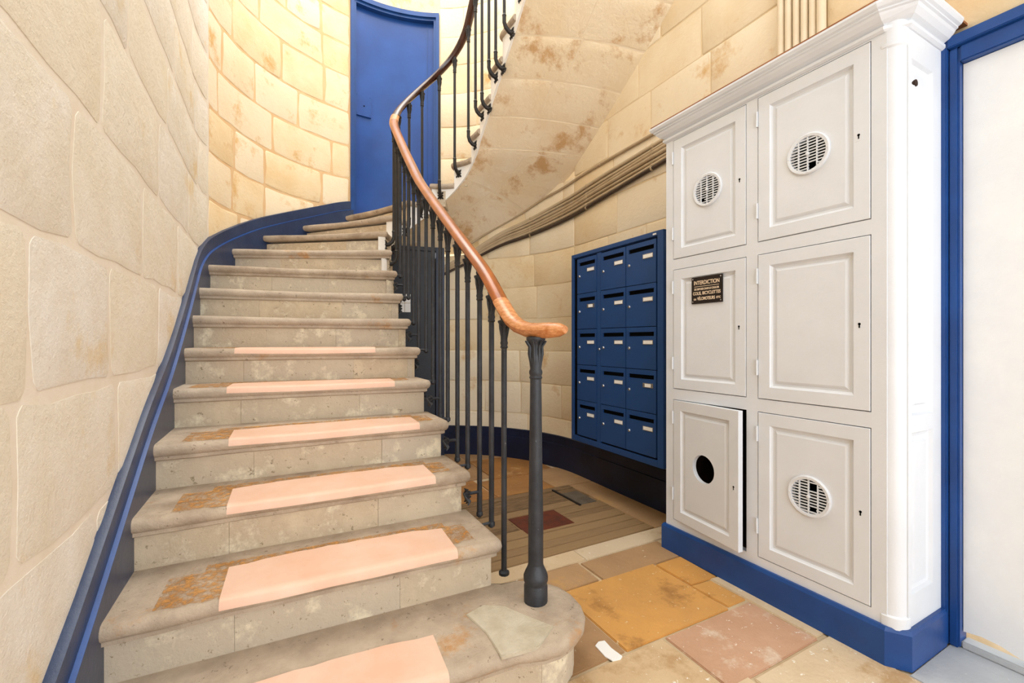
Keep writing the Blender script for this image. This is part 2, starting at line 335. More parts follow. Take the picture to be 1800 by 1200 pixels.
def front_path(k):
    """outer wall -> inner corner (rounded) -> along the well to the next riser"""
    O, _ = OUT(POUT[k], -.02); I, _ = WELL(PIN[k], 0.)
    d = (I-O).normalized(); pts = [O+(I-O)*i/8 for i in range(8)]
    wob = random.Random(k*31)
    for i in range(2, 7): pts[i] = pts[i]+Vector((-d.y, d.x, 0))*(.009*math.sin(i/8*PI)+wob.uniform(-.003, .003))   # worn hollow
    rc = .03
    if k == 1:                                                        # bullnose end that carries the newel
        c = Vector((.715, 1.245, 0)); R = .19; pts = [O+(Vector((.60, 1.085, 0))-O)*i/8 for i in range(9)]
        for i in range(1, 13):
            a = math.radians(-120+i*17.5); pts.append(c+Vector((math.cos(a), math.sin(a), 0))*R)
        return pts, len(pts)-1
    pts.append(I-d*rc); e1, _ = WELL(PIN[k]+rc, 0.)
    pts.append((I-d*rc)*.25+I*.5+e1*.25)
    ni = len(pts)
    p1 = PIN[k+1]+(.05 if k < 11 else .03); m = max(3, int((p1-PIN[k]-rc)/.05))
    for i in range(m+1):
        a, _ = WELL(PIN[k]+rc+(p1-PIN[k]-rc)*i/m, 0.); pts.append(a)
    return pts, ni
def make_step(k):
    pts, ni = front_path(k); Z = k*RIS
    back_in, _ = WELL(PIN[k+1]+(.05 if k < 11 else .03), -.03); back_out, _ = OUT(POUT[k+1]+.04, -.02)
    b = MB(); rows = []
    wear = [0.]*len(pts)
    for i in range(9): wear[i] = -.006*math.sin(min(1, i/8)*PI)**2 if k > 1 else -.003
    PR = PROF if k < 11 else PROF_UP; TH = -PR[-1][1]
    for d, z in PR:
        q = offset_path(pts, -d); rows.append([(p.x, p.y, Z+z+(wear[i] if z > -.03 else 0)) for i, p in enumerate(q)])
    b.grid(rows); nn = len(pts)
    top = [i for i in range(nn)]; base = (len(PR)-1)*nn
    o2 = len(b.v); b.v += [(back_in.x, back_in.y, Z), (back_out.x, back_out.y, Z), (back_in.x, back_in.y, Z-TH), (back_out.x, back_out.y, Z-TH)]
    b.f.append(tuple(top)+(o2, o2+1)); b.f.append(tuple(base+i for i in range(nn))+(o2+2, o2+3))
    b.f.append(tuple(j*nn+nn-1 for j in range(len(PR)))+(o2+2, o2)); b.f.append(tuple(j*nn for j in range(len(PR)))+(o2+3, o2+1)); b.f.append((o2, o2+2, o2+3, o2+1))
    st = b.build('step', 'step_stone', stair, smooth=50)
    # riser below the nosing: three dressed blocks side by side
    q = offset_path(pts, .036)
    rnd = random.Random(k*17)
    if k == 1:
        body = [p for p in q]; cut = [(0, 5), (5, 9), (9, nn-1)]
        for a, c in cut:
            poly = [(p.x, p.y) for p in q[a:c+1]]
            if c == nn-1: poly += [(q[c].x-.12, q[c].y), (.55, 1.40), (q[a].x, 1.40)]
            else: poly += [(q[c].x, 1.40), (q[a].x, 1.40)]
            MB().prism(poly, 0, Z-.06).build('riser_block', 'riser_stone', st, bevel=.0015)
        return st
    A = q[0]; I2 = q[8]; dirv = (I2-A); nrm = Vector((-dirv.y, dirv.x, 0)).normalized()
    cuts = [0, .27+rnd.uniform(-.05, .06), .68+rnd.uniform(-.06, .08), 1.]
    if k > 13: cuts = [0, 1.]
    zb = Z-RIS-.02
    for a, c in zip(cuts, cuts[1:]):
        p0 = A+dirv*a; p1 = A+dirv*c; dd = rnd.uniform(0, .004)*nrm; g = dirv.normalized()*.0004
        deep = .10
        MB().prism([(p0+dd+g).to_tuple()[:2], (p1+dd-g).to_tuple()[:2], (p1+nrm*deep-g).to_tuple()[:2], (p0+nrm*deep+g).to_tuple()[:2]], zb, Z-.06).build('riser_block', 'riser_stone', st)
    # the string face below the tread end, on the open well
    P = []; m = 8; e_ = .045 if k < 11 else .028; p0 = PIN[k]+e_; p1 = PIN[k+1]+(.045 if k+1 < 11 else .028)
    for i in range(m+1):
        p = p0+(p1-p0)*i/m; a, _ = WELL(p, -.035 if k < 11 else -.02); c, _ = WELL(p, -.07); zt = Z-.06 if k < 11 else Z-.042
        zl = max(0, smooth_tab(NOSE_IN, p)-.26) if k > 6 else 0
        P.append([(a.x, a.y, zl), (a.x, a.y, zt), (c.x, c.y, zt), (c.x, c.y, zl)])
    bb = MB(); bb.grid(P, close_v=True); bb.f += [(0, 1, 2, 3), (m*4+3, m*4+2, m*4+1, m*4)]
    bb.build('string_block', 'string_white' if k >= 10 else 'riser_stone', st, smooth=40)
    return st
steps = {k: make_step(k) for k in range(1, NSTEP+1)}
# pale repair screeds let into the middle of the lower treads
def patch(k, a0, a1, depth, m='patch_pink', nm='repair_patch', d0=.012, lab='smooth pinkish repair screed'):
    pts, ni = front_path(k); q = offset_path(pts, d0); A, I = q[0], q[8]; dv = I-A; nrm = Vector((-dv.y, dv.x, 0)).normalized()
    rnd = random.Random(k+50); Z = k*RIS; n = 14; fr = []; bk = []
    for i in range(n+1):
        x = a0+(a1-a0)*i/n; e = min(i, n-i)/n
        zw = (-.006*math.sin(min(1, x)*PI)**2 if k > 1 else -.003)
        c = Vector((0, 0, 0)); idx = x*8; j = min(7, int(idx)); base = q[j]+(q[j+1]-q[j])*(idx-j)
        fr.append((base.x, base.y, Z+zw+.0025)); dd = depth*(.90+.1*min(1, e*5))+rnd.uniform(-.004, .004); p = base+nrm*dd
        bk.append((p.x, p.y, Z+.0025))
    mids = [[tuple(f[j]+(g[j]-f[j])*t for j in range(3)) for f, g in zip(fr, bk)] for t in (0, .12, .4, .7, 1)]
    lip = [(p[0]-nrm.x*.010, p[1]-nrm.y*.010, p[2]-.0075) for p in fr]; skirt = [(p[0], p[1], p[2]-.02) for p in bk]
    lip2 = [(p[0]-nrm.x*.003, p[1]-nrm.y*.003, p[2]-.02) for p in lip]
    b = MB(); b.grid([lip2, lip]+mids+[skirt]); o = b.build(nm, m, steps[k], smooth=50); o['label'] = lab
for k, a0, a1, dp in ((1, .16, .80, .17), (2, .24, .845, .20), (3, .235, .86, .19), (4, .22, .87, .18), (5, .19, .83, .17), (6, .2, .78, .12)): patch(k, a0, a1, dp)
def ochre():
    m = mat('ochre_wear', '#cf9a5a', '#bd8440', rough=.6, scale=9, bump=.3, bscale=50)
    nt = m.node_tree; N = nt.nodes; L = nt.links; b_ = N['Principled BSDF']; n_ = N.new('ShaderNodeTexNoise'); n_.inputs['Scale'].default_value = 42; n_.inputs['Detail'].default_value = 8; n_.inputs['Roughness'].default_value = .75
    tc = N.new('ShaderNodeTexCoord'); L.new(tc.outputs['Object'], n_.inputs['Vector']); r_ = N.new('ShaderNodeMapRange'); r_.inputs[1].default_value = .40; r_.inputs[2].default_value = .62; L.new(n_.outputs['Fac'], r_.inputs[0]); L.new(r_.outputs[0], b_.inputs['Alpha'])
ochre()
def wear_strip(k, a0, a1, f0, f1):
    pts, ni = front_path(k); q = offset_path(pts, .02); A, I = q[0], q[8]; dv = I-A; nrm = Vector((-dv.y, dv.x, 0)).normalized(); Z = k*RIS; rnd = random.Random(k*7+int(a0*100)); P = []
    for i in range(7):
        x = a0+(a1-a0)*i/6; base = A+dv*x; zw = -.006*math.sin(min(1, x)*PI)**2; e = .012*rnd.random(); row = []
        for t in (0, .5, 1):
            p = base+nrm*(f0+e+(f1-f0-2*e)*t); row.append((p.x, p.y, Z+zw*(1-min(1, (f0+(f1-f0)*t)/.2))+.0013))
        P.append(row)
    o = MB().grid(P).build('worn_varnish', 'ochre_wear', steps[k]); o['label'] = 'flaking ochre varnish'
for k, a0, a1 in ((2, .24, .845), (3, .235, .86), (4, .22, .87), (5, .19, .83), (6, .2, .78)):
    wear_strip(k, a0-.13, a0+.02, .0, .19); wear_strip(k, a1-.02, a1+.10, .03, .19); wear_strip(k, a0-.05, a1+.04, .17, .235)
b = MB(); poly = [(.545, 1.09), (.66, 1.075), (.745, 1.13), (.70, 1.21), (.66, 1.29), (.60, 1.33), (.53, 1.31), (.55, 1.2)]
o = b.prism(poly, RIS-.01, RIS+.0035).build('rough_patch', 'patch_rough', steps[1], bevel=.002); o['label'] = 'rough cement patch beside the newel'
# soffit of the returning flight: vault stones from the white string to the wall
SPR = [(lang(110), 1.74), (lang(90), 1.80), (lang(70), 1.88), (lang(50), 1.96), (lang(30), 2.14), (lang(15), 2.30), (lang(0), 2.45), (ls(2.5), 2.62), (ls(2.2), 2.81), (ls(1.85), 3.05), (ls(1.4), 3.33), (ls(.9), 3.65)]
def soffit_pt(p, x, off=0.):
    """p along the well, x 0 at the string .. 1 at the wall"""
    A, nA = WELL(p, -.03); zA = smooth_tab(NOSE_IN, p)-.26
    if p < WELL.L1+WELL.LA: ang = 180-math.degrees((p-WELL.L1)/WELL.R); q = lang(max(0, min(112, ang)))
    else: q = ls(2.78-(p-WELL.L1-WELL.LA)*1.12)
    B, _ = LOW(q, -.02); zB = lerp_tab(SPR, q)
    P = A+(B-A)*x; z = zB+(zA-zB)*(1-x**1.7); return (P.x, P.y, z+off)
soff = MB(); P = []
for i in range(47):
    p = 3.45+(5.9-3.45)*i/46; P.append([soffit_pt(p, j/10, .006) for j in range(11)])
soff = soff.grid(P).build('soffit', 'soffit_joint', stair, smooth=60); soff['label'] = 'vaulted underside of the upper flight'
rnd = random.Random(9); p = 3.45
while p < 5.85:
    p2 = p+rnd.uniform(.17, .24); cuts = [0, rnd.uniform(.42, .58), 1.]
    for a, c in zip(cuts, cuts[1:]):
        g = .005; Q = []; nn, mm = 5, 6
        for i in range(nn+1):
            row = []
            for j in range(mm+1):
                ed = i in (0, nn) or j in (0, mm)
                row.append(soffit_pt(p+g+(p2-p-2*g)*i/nn, a+.004+(c-a-.008)*j/mm, (.004 if ed else 0)+rnd.uniform(-.0015, .0015)))
            Q.append(row)
        b = MB(); b.grid(Q); ring = [(i, 0) for i in range(nn)]+[(nn, j) for j in range(mm)]+[(i, mm) for i in range(nn, 0, -1)]+[(0, j) for j in range(mm, 0, -1)]
        b.grid([[Q[i][j] for i, j in ring], [(Q[i][j][0], Q[i][j][1], Q[i][j][2]+.03) for i, j in ring]], close_v=True)
        b.build('stone', 'soffit_stone', soff, smooth=40)
    p = p2

# ------------------------------------------------------------------ blue stair skirting on the left wall
def ribbon(fn, p0, p1, zlo, zhi, o0, o1, n):
    b = MB(); P = []
    for i in range(n+1):
        p = p0+(p1-p0)*i/n; a, _ = fn(p, o0); c, _ = fn(p, o1); l, h = zlo(p), zhi(p)
        P.append([(c.x, c.y, l), (c.x, c.y, h-.004), (c.x+(a.x-c.x)*.35, c.y+(a.y-c.y)*.35, h), (a.x, a.y, h), (a.x, a.y, l)])
    b.grid(P, close_v=True); b.f += [(0, 1, 2, 3, 4), tuple(len(P)*5-5+i for i in (4, 3, 2, 1, 0))]
    return b
nose = lambda p: smooth_tab(NOSE_OUT, p*(1.0)-0.0, .1)
def nose_w(p):   # the skirting follows the wall, whose path length differs slightly from the step-end path
    if p <= WALL.L1: return nose(p)
    return nose(WALL.L1+(p-WALL.L1)*OUT.R/WALL.R)
skirt = empty('baseboard_left'); tag(skirt, 'dark blue painted skirting rising along the left side of the steps', 'skirting', kind='structure')
ribbon(WALL, .2, PD0+.02, lambda p: max(0, nose_w(p)-.32), lambda p: max(.10, nose_w(p)+.055), -.005, .032, 110).build('lower_band', 'blue_skirt', skirt, smooth=30)
ribbon(WALL, .2, PD0, lambda p: max(0, nose_w(p)+.03), lambda p: max(.18, nose_w(p)+.138), -.005, .023, 110).build('upper_band', 'blue_skirt', skirt, smooth=30)
ribbon(WALL, .2, PD0, lambda p: max(.10, nose_w(p)+.051), lambda p: max(.109, nose_w(p)+.0595), -.005, .034, 110).build('lit_bead', 'blue_paint', skirt, smooth=30)  # brighter blue stands for light catching the ledge between the bands
br = empty('baseboard_right'); tag(br, 'dark navy skirting round the foot of the curved right wall', 'skirting', kind='structure')
ribbon(LOW, lang(66), ls(1.61), lambda p: 0, lambda p: .195, -.005, .024, 60).build('lower_band', 'navy_skirt', br, smooth=30)
ribbon(LOW, lang(66), ls(1.61), lambda p: .19, lambda p: .262, -.005, .017, 60).build('upper_band', 'navy_skirt', br, smooth=30)

# ------------------------------------------------------------------ upper blue door (curved with the wall)
d1 = empty('door_1', WALL((PD0+PD1)/2, 0)[0]+Vector((0, 0, 2.2))); tag(d1, 'tall curved blue door at the top of the visible steps', 'door', kind='structure')
def curved(p0, p1, z0, z1, o0, o1, name, m, n=14, parent=d1):
    b = MB(); P = []
    for i in range(n+1):
        p = p0+(p1-p0)*i/n; a, _ = WALL(p, o0); c, _ = WALL(p, o1)
        P.append([(a.x, a.y, z0), (a.x, a.y, z1), (c.x, c.y, z1), (c.x, c.y, z0)])
    b.grid(P, close_v=True); b.f += [(0, 1, 2, 3), tuple(n*4+i for i in (3, 2, 1, 0))]
    o = b.build(name, m, None, smooth=40); o.parent = parent; o.matrix_parent_inverse = parent.matrix_world.inverted() if False else o.matrix_parent_inverse
    for v in o.data.vertices: v.co -= d1.location
    return o
DZ0, DZ1 = 2.10, 4.25
leaf = curved(PD0+.05, PD1-.05, DZ0, DZ1-.05, -.10, -.045, 'leaf', 'blue_door')
for a, c in ((PD0, PD0+.03), (PD1-.03, PD1)): curved(a, c, DZ0, DZ1, -.10, .022, 'frame_post', 'blue_paint', 2)
for a, c in ((PD0+.03, PD0+.055), (PD1-.055, PD1-.03)): curved(a, c, DZ0, DZ1-.03, -.10, .004, 'frame_bead', 'blue_paint', 2)
curved(PD0, PD1, DZ1-.03, DZ1+.012, -.10, .022, 'frame_head', 'blue_paint'); curved(PD0+.03, PD1-.03, DZ1-.055, DZ1-.03, -.10, .004, 'frame_bead', 'blue_paint')
curved(PD1-.125, PD1-.118, DZ0, DZ1-.06, -.046, -.040, 'leaf_strip', 'blue_paint', 2)
lk = curved(PD0+.057, PD0+.20, 3.17, 3.38, -.046, -.028, 'lock_plate', 'blue_door', 3)
c, nn_ = WALL(PD0+.135, -.0275); kh = MB().tube([(c.x-nn_.x*.01, c.y-nn_.y*.01, 3.265), (c.x+nn_.x*.001, c.y+nn_.y*.001, 3.265)], .007, 8); kh = kh.build('keyhole', 'black'); kh.parent = d1
for v in kh.data.vertices: v.co -= d1.location
for zz in (3.19, 3.36):
    for pp in (.07, .19):
        c, nn_ = WALL(PD0+pp, -.029); s_ = MB().tube([c+Vector((0, 0, zz)), c+nn_*.003+Vector((0, 0, zz))], .005, 8).build('screw', 'blue_paint'); s_.parent = d1
        for v in s_.data.vertices: v.co -= d1.location
# ------------------------------------------------------------------ cellar door below the flight
d3 = empty('door_3', (1.1, 3.87, 0)); tag(d3, 'dark grey cellar door under the stairs behind the balusters', 'door', kind='structure')
a = Vector((.62, 3.985, 0)); e = Vector((1.262, 3.845, 0)); dv = (e-a).normalized(); nv = Vector((dv.y, -dv.x, 0))
def dbox(u0, u1, w0, w1, z0, z1, nm, m):
    P = [a+dv*u+nv*w_ for u, w_ in ((u0, w0), (u1, w0), (u1, w1), (u0, w1))]
    o = MB().prism([(p.x-1.1, p.y-3.87) for p in P], z0, z1).build(nm, m, d3, bevel=.003); return o
Ld = (e-a).length
dbox(0, Ld-.005, -.03, .012, 0, 1.85, 'leaf', 'navy_door'); dbox(Ld, Ld+.075, -.05, .04, 0, 1.875, 'door_post', 'navy_skirt'); dbox(-.02, Ld+.075, -.05, .03, 1.85, 1.885, 'door_head', 'navy_door')
pn = empty('paper_notice', (a+dv*.36+nv*.013).to_tuple()[:2]+(1.38,)); tag(pn, 'white paper notice with six boxes stuck on the dark cellar door', 'notice')
pc = a+dv*.36
def pbox(u0, u1, z0, z1, w0, w1, nm, m):
    P = [dv*u+nv*w_ for u, w_ in ((u0, w0), (u1, w0), (u1, w1), (u0, w1))]; return MB().prism([(p.x, p.y) for p in P], z0, z1).build(nm, m, pn)
pbox(-.075, .075, -.08, .08, 0, .002, 'sheet', 'card')
for i in range(2): pbox(-.002+(-.025 if i else .025), .002+(-.025 if i else .025), -.08, .08, .002, .0026, 'printed_rule', 'pipe_taupe')
pbox(-.075, .075, -.002, .002, .002, .0026, 'printed_rule', 'pipe_taupe')

# ------------------------------------------------------------------ railing
rail = empty('stair_railing', (.768, 1.274, RIS)); tag(rail, 'black iron balustrade with an orange-brown wooden handrail and newel', 'railing')
BAL = upath((1.037, 3.22), .287, .75, 1.324)
RZ = [(1.40, 1.105), (1.446, 1.135), (1.632, 1.315), (1.95, 1.535), (2.263, 1.755), (2.6, 2.0), (2.95, 2.32), (3.22, 2.585), (3.32, 2.685), (3.4955, 2.895), (3.671, 3.105), (3.821, 3.255), (3.946, 3.375), (4.122, 3.535), (4.214, 3.635), (4.5, 3.92), (5.0, 4.36), (5.5, 4.8)]
railz = lambda p: smooth_tab(RZ, p, .07)
def in_rail(o):
    o.parent = rail
    for v in o.data.vertices: v.co -= rail.location
    return o
SEC = [(math.cos(2*PI*i/14)*(.033 if math.sin(2*PI*i/14) > -.2 else .029), math.sin(2*PI*i/14)*.024) for i in range(14)]
def sweep_rail(pts, nm, m, sc=None):
    pts = [Vector(p) for p in pts]; P = []
    for i, p in enumerate(pts):
        d = (pts[min(i+1, len(pts)-1)]-pts[max(i-1, 0)]).normalized(); side = d.cross(Vector((0, 0, 1))).normalized(); up = side.cross(d)
        s_ = sc[i] if sc else 1.
        P.append([tuple(p+side*x*s_+up*y*s_) for x, y in SEC])
    b = MB(); b.grid(P, close_v=True); n = len(SEC); b.f += [tuple(range(n)), tuple((len(pts)-1)*n+i for i in range(n-1, -1, -1))]
    return in_rail(b.build(nm, m, None, smooth=50))
def rp(p): a, _ = BAL(p, 0.); return (a.x, a.y, railz(p))
sweep_rail([rp(1.50+(3.30-1.50)*i/50) for i in range(51)], 'handrail', 'rail_orange')
sweep_rail([rp(3.30+(3.36-3.30)*i/4) for i in range(5)], 'handrail_joint', 'rail_worn')['label'] = 'pale spliced piece of handrail'
sweep_rail([rp(3.36+(5.5-3.36)*i/60) for i in range(61)], 'handrail', 'rail_dark')['label'] = 'dark brown upper handrail'
end = [rp(1.50), rp(1.46), (.7505, 1.415, 1.118), (.754, 1.365, 1.093), (.762, 1.315, 1.080), (.774, 1.265, 1.076), (.789, 1.22, 1.077), (.803, 1.185, 1.078), (.812, 1.165, 1.078)]
sweep_rail(end, 'handrail_scroll', 'rail_worn', [1.06, 1.06, 1.05, 1.05, 1.08, 1.12, 1.1, .95, .55])['label'] = 'worn pale end of the handrail over the newel'
# newel
nz = RIS; nc = (.768, 1.274, nz)
nw = in_rail(MB().lathe([(.0255, .10), (.0255, .25), (.022, .5), (.0185, .78)], nc, 20).build('newel_post', 'iron', None, smooth=40))
def sub(o, par): o.parent = par; [setattr(v, 'co', v.co-rail.location) for v in o.data.vertices]; return o
sub(MB().lathe([(.040, 0), (.040, .052), (.0375, .058), (.0375, .064), (.041, .07), (.0415, .085), (.036, .10), (.028, .116), (.0255, .125)], nc, 20).build('base', 'iron', None, smooth=40), nw)
cap = MB().lathe([(.0185, .745), (.0225, .75), (.0195, .757), (.0225, .765), (.0225, .772), (.019, .78), (.0215, .80), (.023, .82), (.020, .845), (.025, .868), (.032, .878), (.032, .886), (.02, .89)], nc, 20)
for i in range(8):
    a_ = 2*PI*i/8; ca, sa = math.cos(a_), math.sin(a_)
    cap.tube([(nc[0]+ca*.019, nc[1]+sa*.019, nz+.80), (nc[0]+ca*.0225, nc[1]+sa*.0225, nz+.83), (nc[0]+ca*.022, nc[1]+sa*.022, nz+.855), (nc[0]+ca*.036, nc[1]+sa*.036, nz+.874)], [.003, .0055, .005, .003], 6)
sub(cap.build('capital', 'iron', None, smooth=40), nw)
# balusters with leaf capitals and elbow feet fixed to the side of the steps
def p_tread(p):   # baluster line -> tread-edge line
    if p < BAL.L1: return p
    if p < BAL.L1+BAL.LA: return WELL.L1+(p-BAL.L1)*WELL.R/BAL.R
    return WELL.L1+WELL.LA+(p-BAL.L1-BAL.LA)
PB = [1.474, 1.584, 1.701, 1.833, 1.96, 2.094, 2.207, 2.332, 2.457, 2.607, 2.72, 2.842, 2.95, 3.06, 3.17, 3.30, 3.43, 3.556, 3.671, 3.811, 3.946, 4.122, 4.262, 4.382, 4.502, 4.612, 4.742, 4.86, 4.98, 5.1, 5.22]
for ib, p in enumerate(PB):
    c, nrm = BAL(p, 0.); pt = p_tread(p); k = max(kk for kk in PIN if PIN[kk] <= pt-.045); zt = k*RIS; zr = railz(p)-.022
    if ib == 0: zt = RIS
    up = ib > 13; mt = 'iron_dark' if up else 'iron'; r_ = .0105
    zc = zr-.125
    zf = zt-.015 if ib else RIS
    sh = in_rail(MB().tube([(c.x, c.y, zf), (c.x, c.y, zc)], r_, 10).build('baluster', mt, None, smooth=40))
    cp = MB().lathe([(.0105, -.005), (.015, 0), (.0125, .008), (.015, .016), (.013, .024), (.0135, .05), (.018, .085), (.024, .094), (.024, .1), (.013, .104), (.0165, .114), (.012, .128)], (c.x, c.y, zc), 10)
    for i in range(4):
        a_ = 2*PI*i/4+.4; ca, sa = math.cos(a_), math.sin(a_)
        cp.tube([(c.x+ca*.012, c.y+sa*.012, zc+.03), (c.x+ca*.018, c.y+sa*.018, zc+.07), (c.x+ca*.024, c.y+sa*.024, zc+.088)], [.003, .006, .002], 5)
    sub(cp.build('capital', mt, None, smooth=45), sh)
    if ib == 0:
        sub(MB().lathe([(.02, 0), (.02, .01), (.0105, .016)], (c.x, c.y, RIS), 10).build('foot', mt, None, smooth=40), sh); continue
    if not up:
        zs_ = (zt+RIS-.095) if pt > PIN[k+1]-.03 else zt-.085; tow = -nrm*.072; tv = Vector((-nrm.y, nrm.x, 0)); e0 = Vector((c.x, c.y, zs_)); eb = Vector((c.x, c.y, zf))
        ft = MB().tube([eb+Vector((0, 0, .006)), eb, eb-Vector((0, 0, .012)), eb-Vector((0, 0, .02))], [.0105, .014, .014, .005], 9).tube([eb, e0] if zs_ > zf else [eb, eb+Vector((0, 0, .004))], .0112, 9).tube([e0 if zs_ > zf else eb, (e0 if zs_ > zf else eb)+tow*.5, e0+tow], .007, 8)
        wall_c = e0+tow*.93
        for i in range(8):
            a_ = 2*PI*i/8; rad = .022+(.009 if i % 2 else 0)
            ft.tube([wall_c, wall_c+tv*math.cos(a_)*rad*.7+Vector((0, 0, math.sin(a_)*rad*.9-.01))+nrm*.016, wall_c+tv*math.cos(a_)*rad+Vector((0, 0, math.sin(a_)*rad*1.3-.012))+nrm*.006], [.007, .0085, .002], 5)
        sub(ft.build('foot', mt, None, smooth=45), sh); continue
    # elbow: from the shaft foot down and back into the string
    e0 = Vector((c.x, c.y, zf+.03)); tow = -nrm*.075
    ft = MB().tube([e0, e0-Vector((0, 0, .012)), e0-Vector((0, 0, .014)), e0-Vector((0, 0, .055)), e0+tow*.15-Vector((0, 0, .085)), e0+tow*.45-Vector((0, 0, .105)), e0+tow-Vector((0, 0, .112))],
                   [.0105, .0155, .013, .013, .014, .0145, .016], 9)
    wall_c = e0+tow*.9-Vector((0, 0, .112)); tv = Vector((-nrm.y, nrm.x, 0))
    for i in range(8):   # leafy rosette where it meets the stone
        a_ = 2*PI*i/8; rad = .026+(.010 if i % 2 else 0); q0 = wall_c; q1 = wall_c+tv*math.cos(a_)*rad*.7+Vector((0, 0, math.sin(a_)*rad*.9))+nrm*.012; q2 = wall_c+tv*math.cos(a_)*rad+Vector((0, 0, math.sin(a_)*rad*1.25))+nrm*.006
        ft.tube([q0, q1, q2], [.007, .0085, .002], 5)
    sub(ft.build('foot', mt, None, smooth=45), sh)

# ------------------------------------------------------------------ meter cabinet
CT = 1.735
cab = empty('meter_cabinet', (CT, 1.15, 0)); tag(cab, 'tall white panelled meter cabinet with six doors and blue plinth', 'cabinet')
def cabp(o):
    o.parent = cab
    for v in o.data.vertices: v.co -= cab.location
    return o
SA, SB = (1.17, 1.557), (.73, 1.121); ZRO = ((.16, .754), (.806, 1.395), (1.445, 2.035))
b = MB(); T0, T1 = CT, CT+.03
for y0, y1 in ((1.557, 1.602), (1.121, 1.17), (.688, .73)): b.box(T0, T1, y0, y1, .10, 2.09)
for y0, y1 in (SA, SB):
    for z0, z1 in ((.10, .16), (.754, .806), (1.395, 1.445), (2.035, 2.09)): b.box(T0, T1, y0, y1, z0, z1)
cabp(b.build('face_frame', 'white_paint', None))
b = MB().box(T1, 2.085, 1.575, 1.602, 0, 2.09).box(T1, 2.085, .70, .73, 0, 2.09)
cabp(b.build('side_boards', 'white_paint', None))
b = MB().box(2.06, 2.085, .73, 1.575, .1, 2.09).box(T1, 2.06, .73, 1.575, .10, .13).box(T1, 2.06, .73, 1.575, .772, .79).box(T1, 2.06, .73, 1.575, 1.41, 1.43).box(T1, 2.06, 1.135, 1.155, .13, 2.06).box(T1, 2.06, .73, 1.575, 2.06, 2.09)
b.box(T1+.03, 2.06, 1.562, 1.574, .13, 2.06)  # dark liner added over the white side board to shade the round hole
cabp(b.build('shelves_and_dark_liner', 'cupboard_inside', None))
# end panel facing the entrance: post, rails and two sunk panels
b = MB(); S0, S1 = .648, .70
b.box(1.775, 1.80, S0, S1, .10, 2.09).box(1.955, 2.02, S0, S1, .10, 2.09)
for z0, z1 in ((.10, .225), (.745, .80), (1.95, 2.09)): b.box(1.80, 1.955, S0, S1, z0, z1)
cabp(b.build('end_frame', 'white_paint', None))
for z0, z1 in ((.225, .745), (.80, 1.95)):
    pts = lambda i, d: [(1.80+i, S0+d, z0+i), (1.955-i, S0+d, z0+i), (1.955-i, S0+d, z1-i), (1.80+i, S0+d, z1-i)]
    b = MB(); R_ = [pts(0, 0.0), pts(.006, .010), pts(.016, .013), pts(.030, .013), pts(.036, .006)]; b.grid(R_, close_v=True); b.f.append((16, 17, 18, 19)); cabp(b.build('end_panel', 'white_paint', None))
hole = MB().tube([(1.842, S0+.003, 1.885), (1.842, S0+.02, 1.885)], .011, 12); cabp(hole.build('cable_hole', 'cupboard_inside', None))
# quarter-round corner post
b = MB(); prof = []
for z, r_ in ((.10, .048), (.155, .048), (.16, .042), (1.985, .042), (1.99, .047), (2.0, .047), (2.005, .044), (2.09, .048)):
    prof.append([(1.78-r_*math.cos(a_), .693-r_*math.sin(a_), z) for a_ in [PI/2*i/8 for i in range(-1, 10)]]+[(1.80, .72, z)])
b.grid(prof, close_v=True); cabp(b.build('corner_post', 'white_paint', None, smooth=40))
# plinth
def ring_path(d, ch=.035):
    return [(2.085, 1.602+d), (CT-d, 1.602+d), (CT-d, .648+ch), (CT-d+ch, .648-d), (2.02, .648-d)]
def moulding(prof, nm, m, ch=.035, first=0):
    b = MB(); rows = [[(x, y, z) for x, y in ring_path(d, ch)[first:]] for d, z in prof]; b.grid(rows, close_u=True); n = len(rows[0])
    b.f.append(tuple(i*n for i in range(len(rows)))); b.f.append(tuple(i*n+n-1 for i in range(len(rows)-1, -1, -1)))
    return cabp(b.build(nm, m, None))
moulding([(-.02, 0), (.016, 0), (.016, .112), (.010, .124), (-.02, .124)], 'plinth', 'blue_paint', .04)
moulding([(-.02, 2.04), (.004, 2.04), (.012, 2.046), (.012, 2.056), (.004, 2.06), (.010, 2.064), (.022, 2.070), (.034, 2.082), (.038, 2.090), (.044, 2.093), (.044, 2.098), (.052, 2.102), (.058, 2.112), (.058, 2.120), (-.02, 2.120)], 'cornice', 'white_paint', .045)
cabp(MB().box(CT-.054, 2.085, .60, 1.655, 2.120, 2.128).build('top_board', 'board_wood', None))
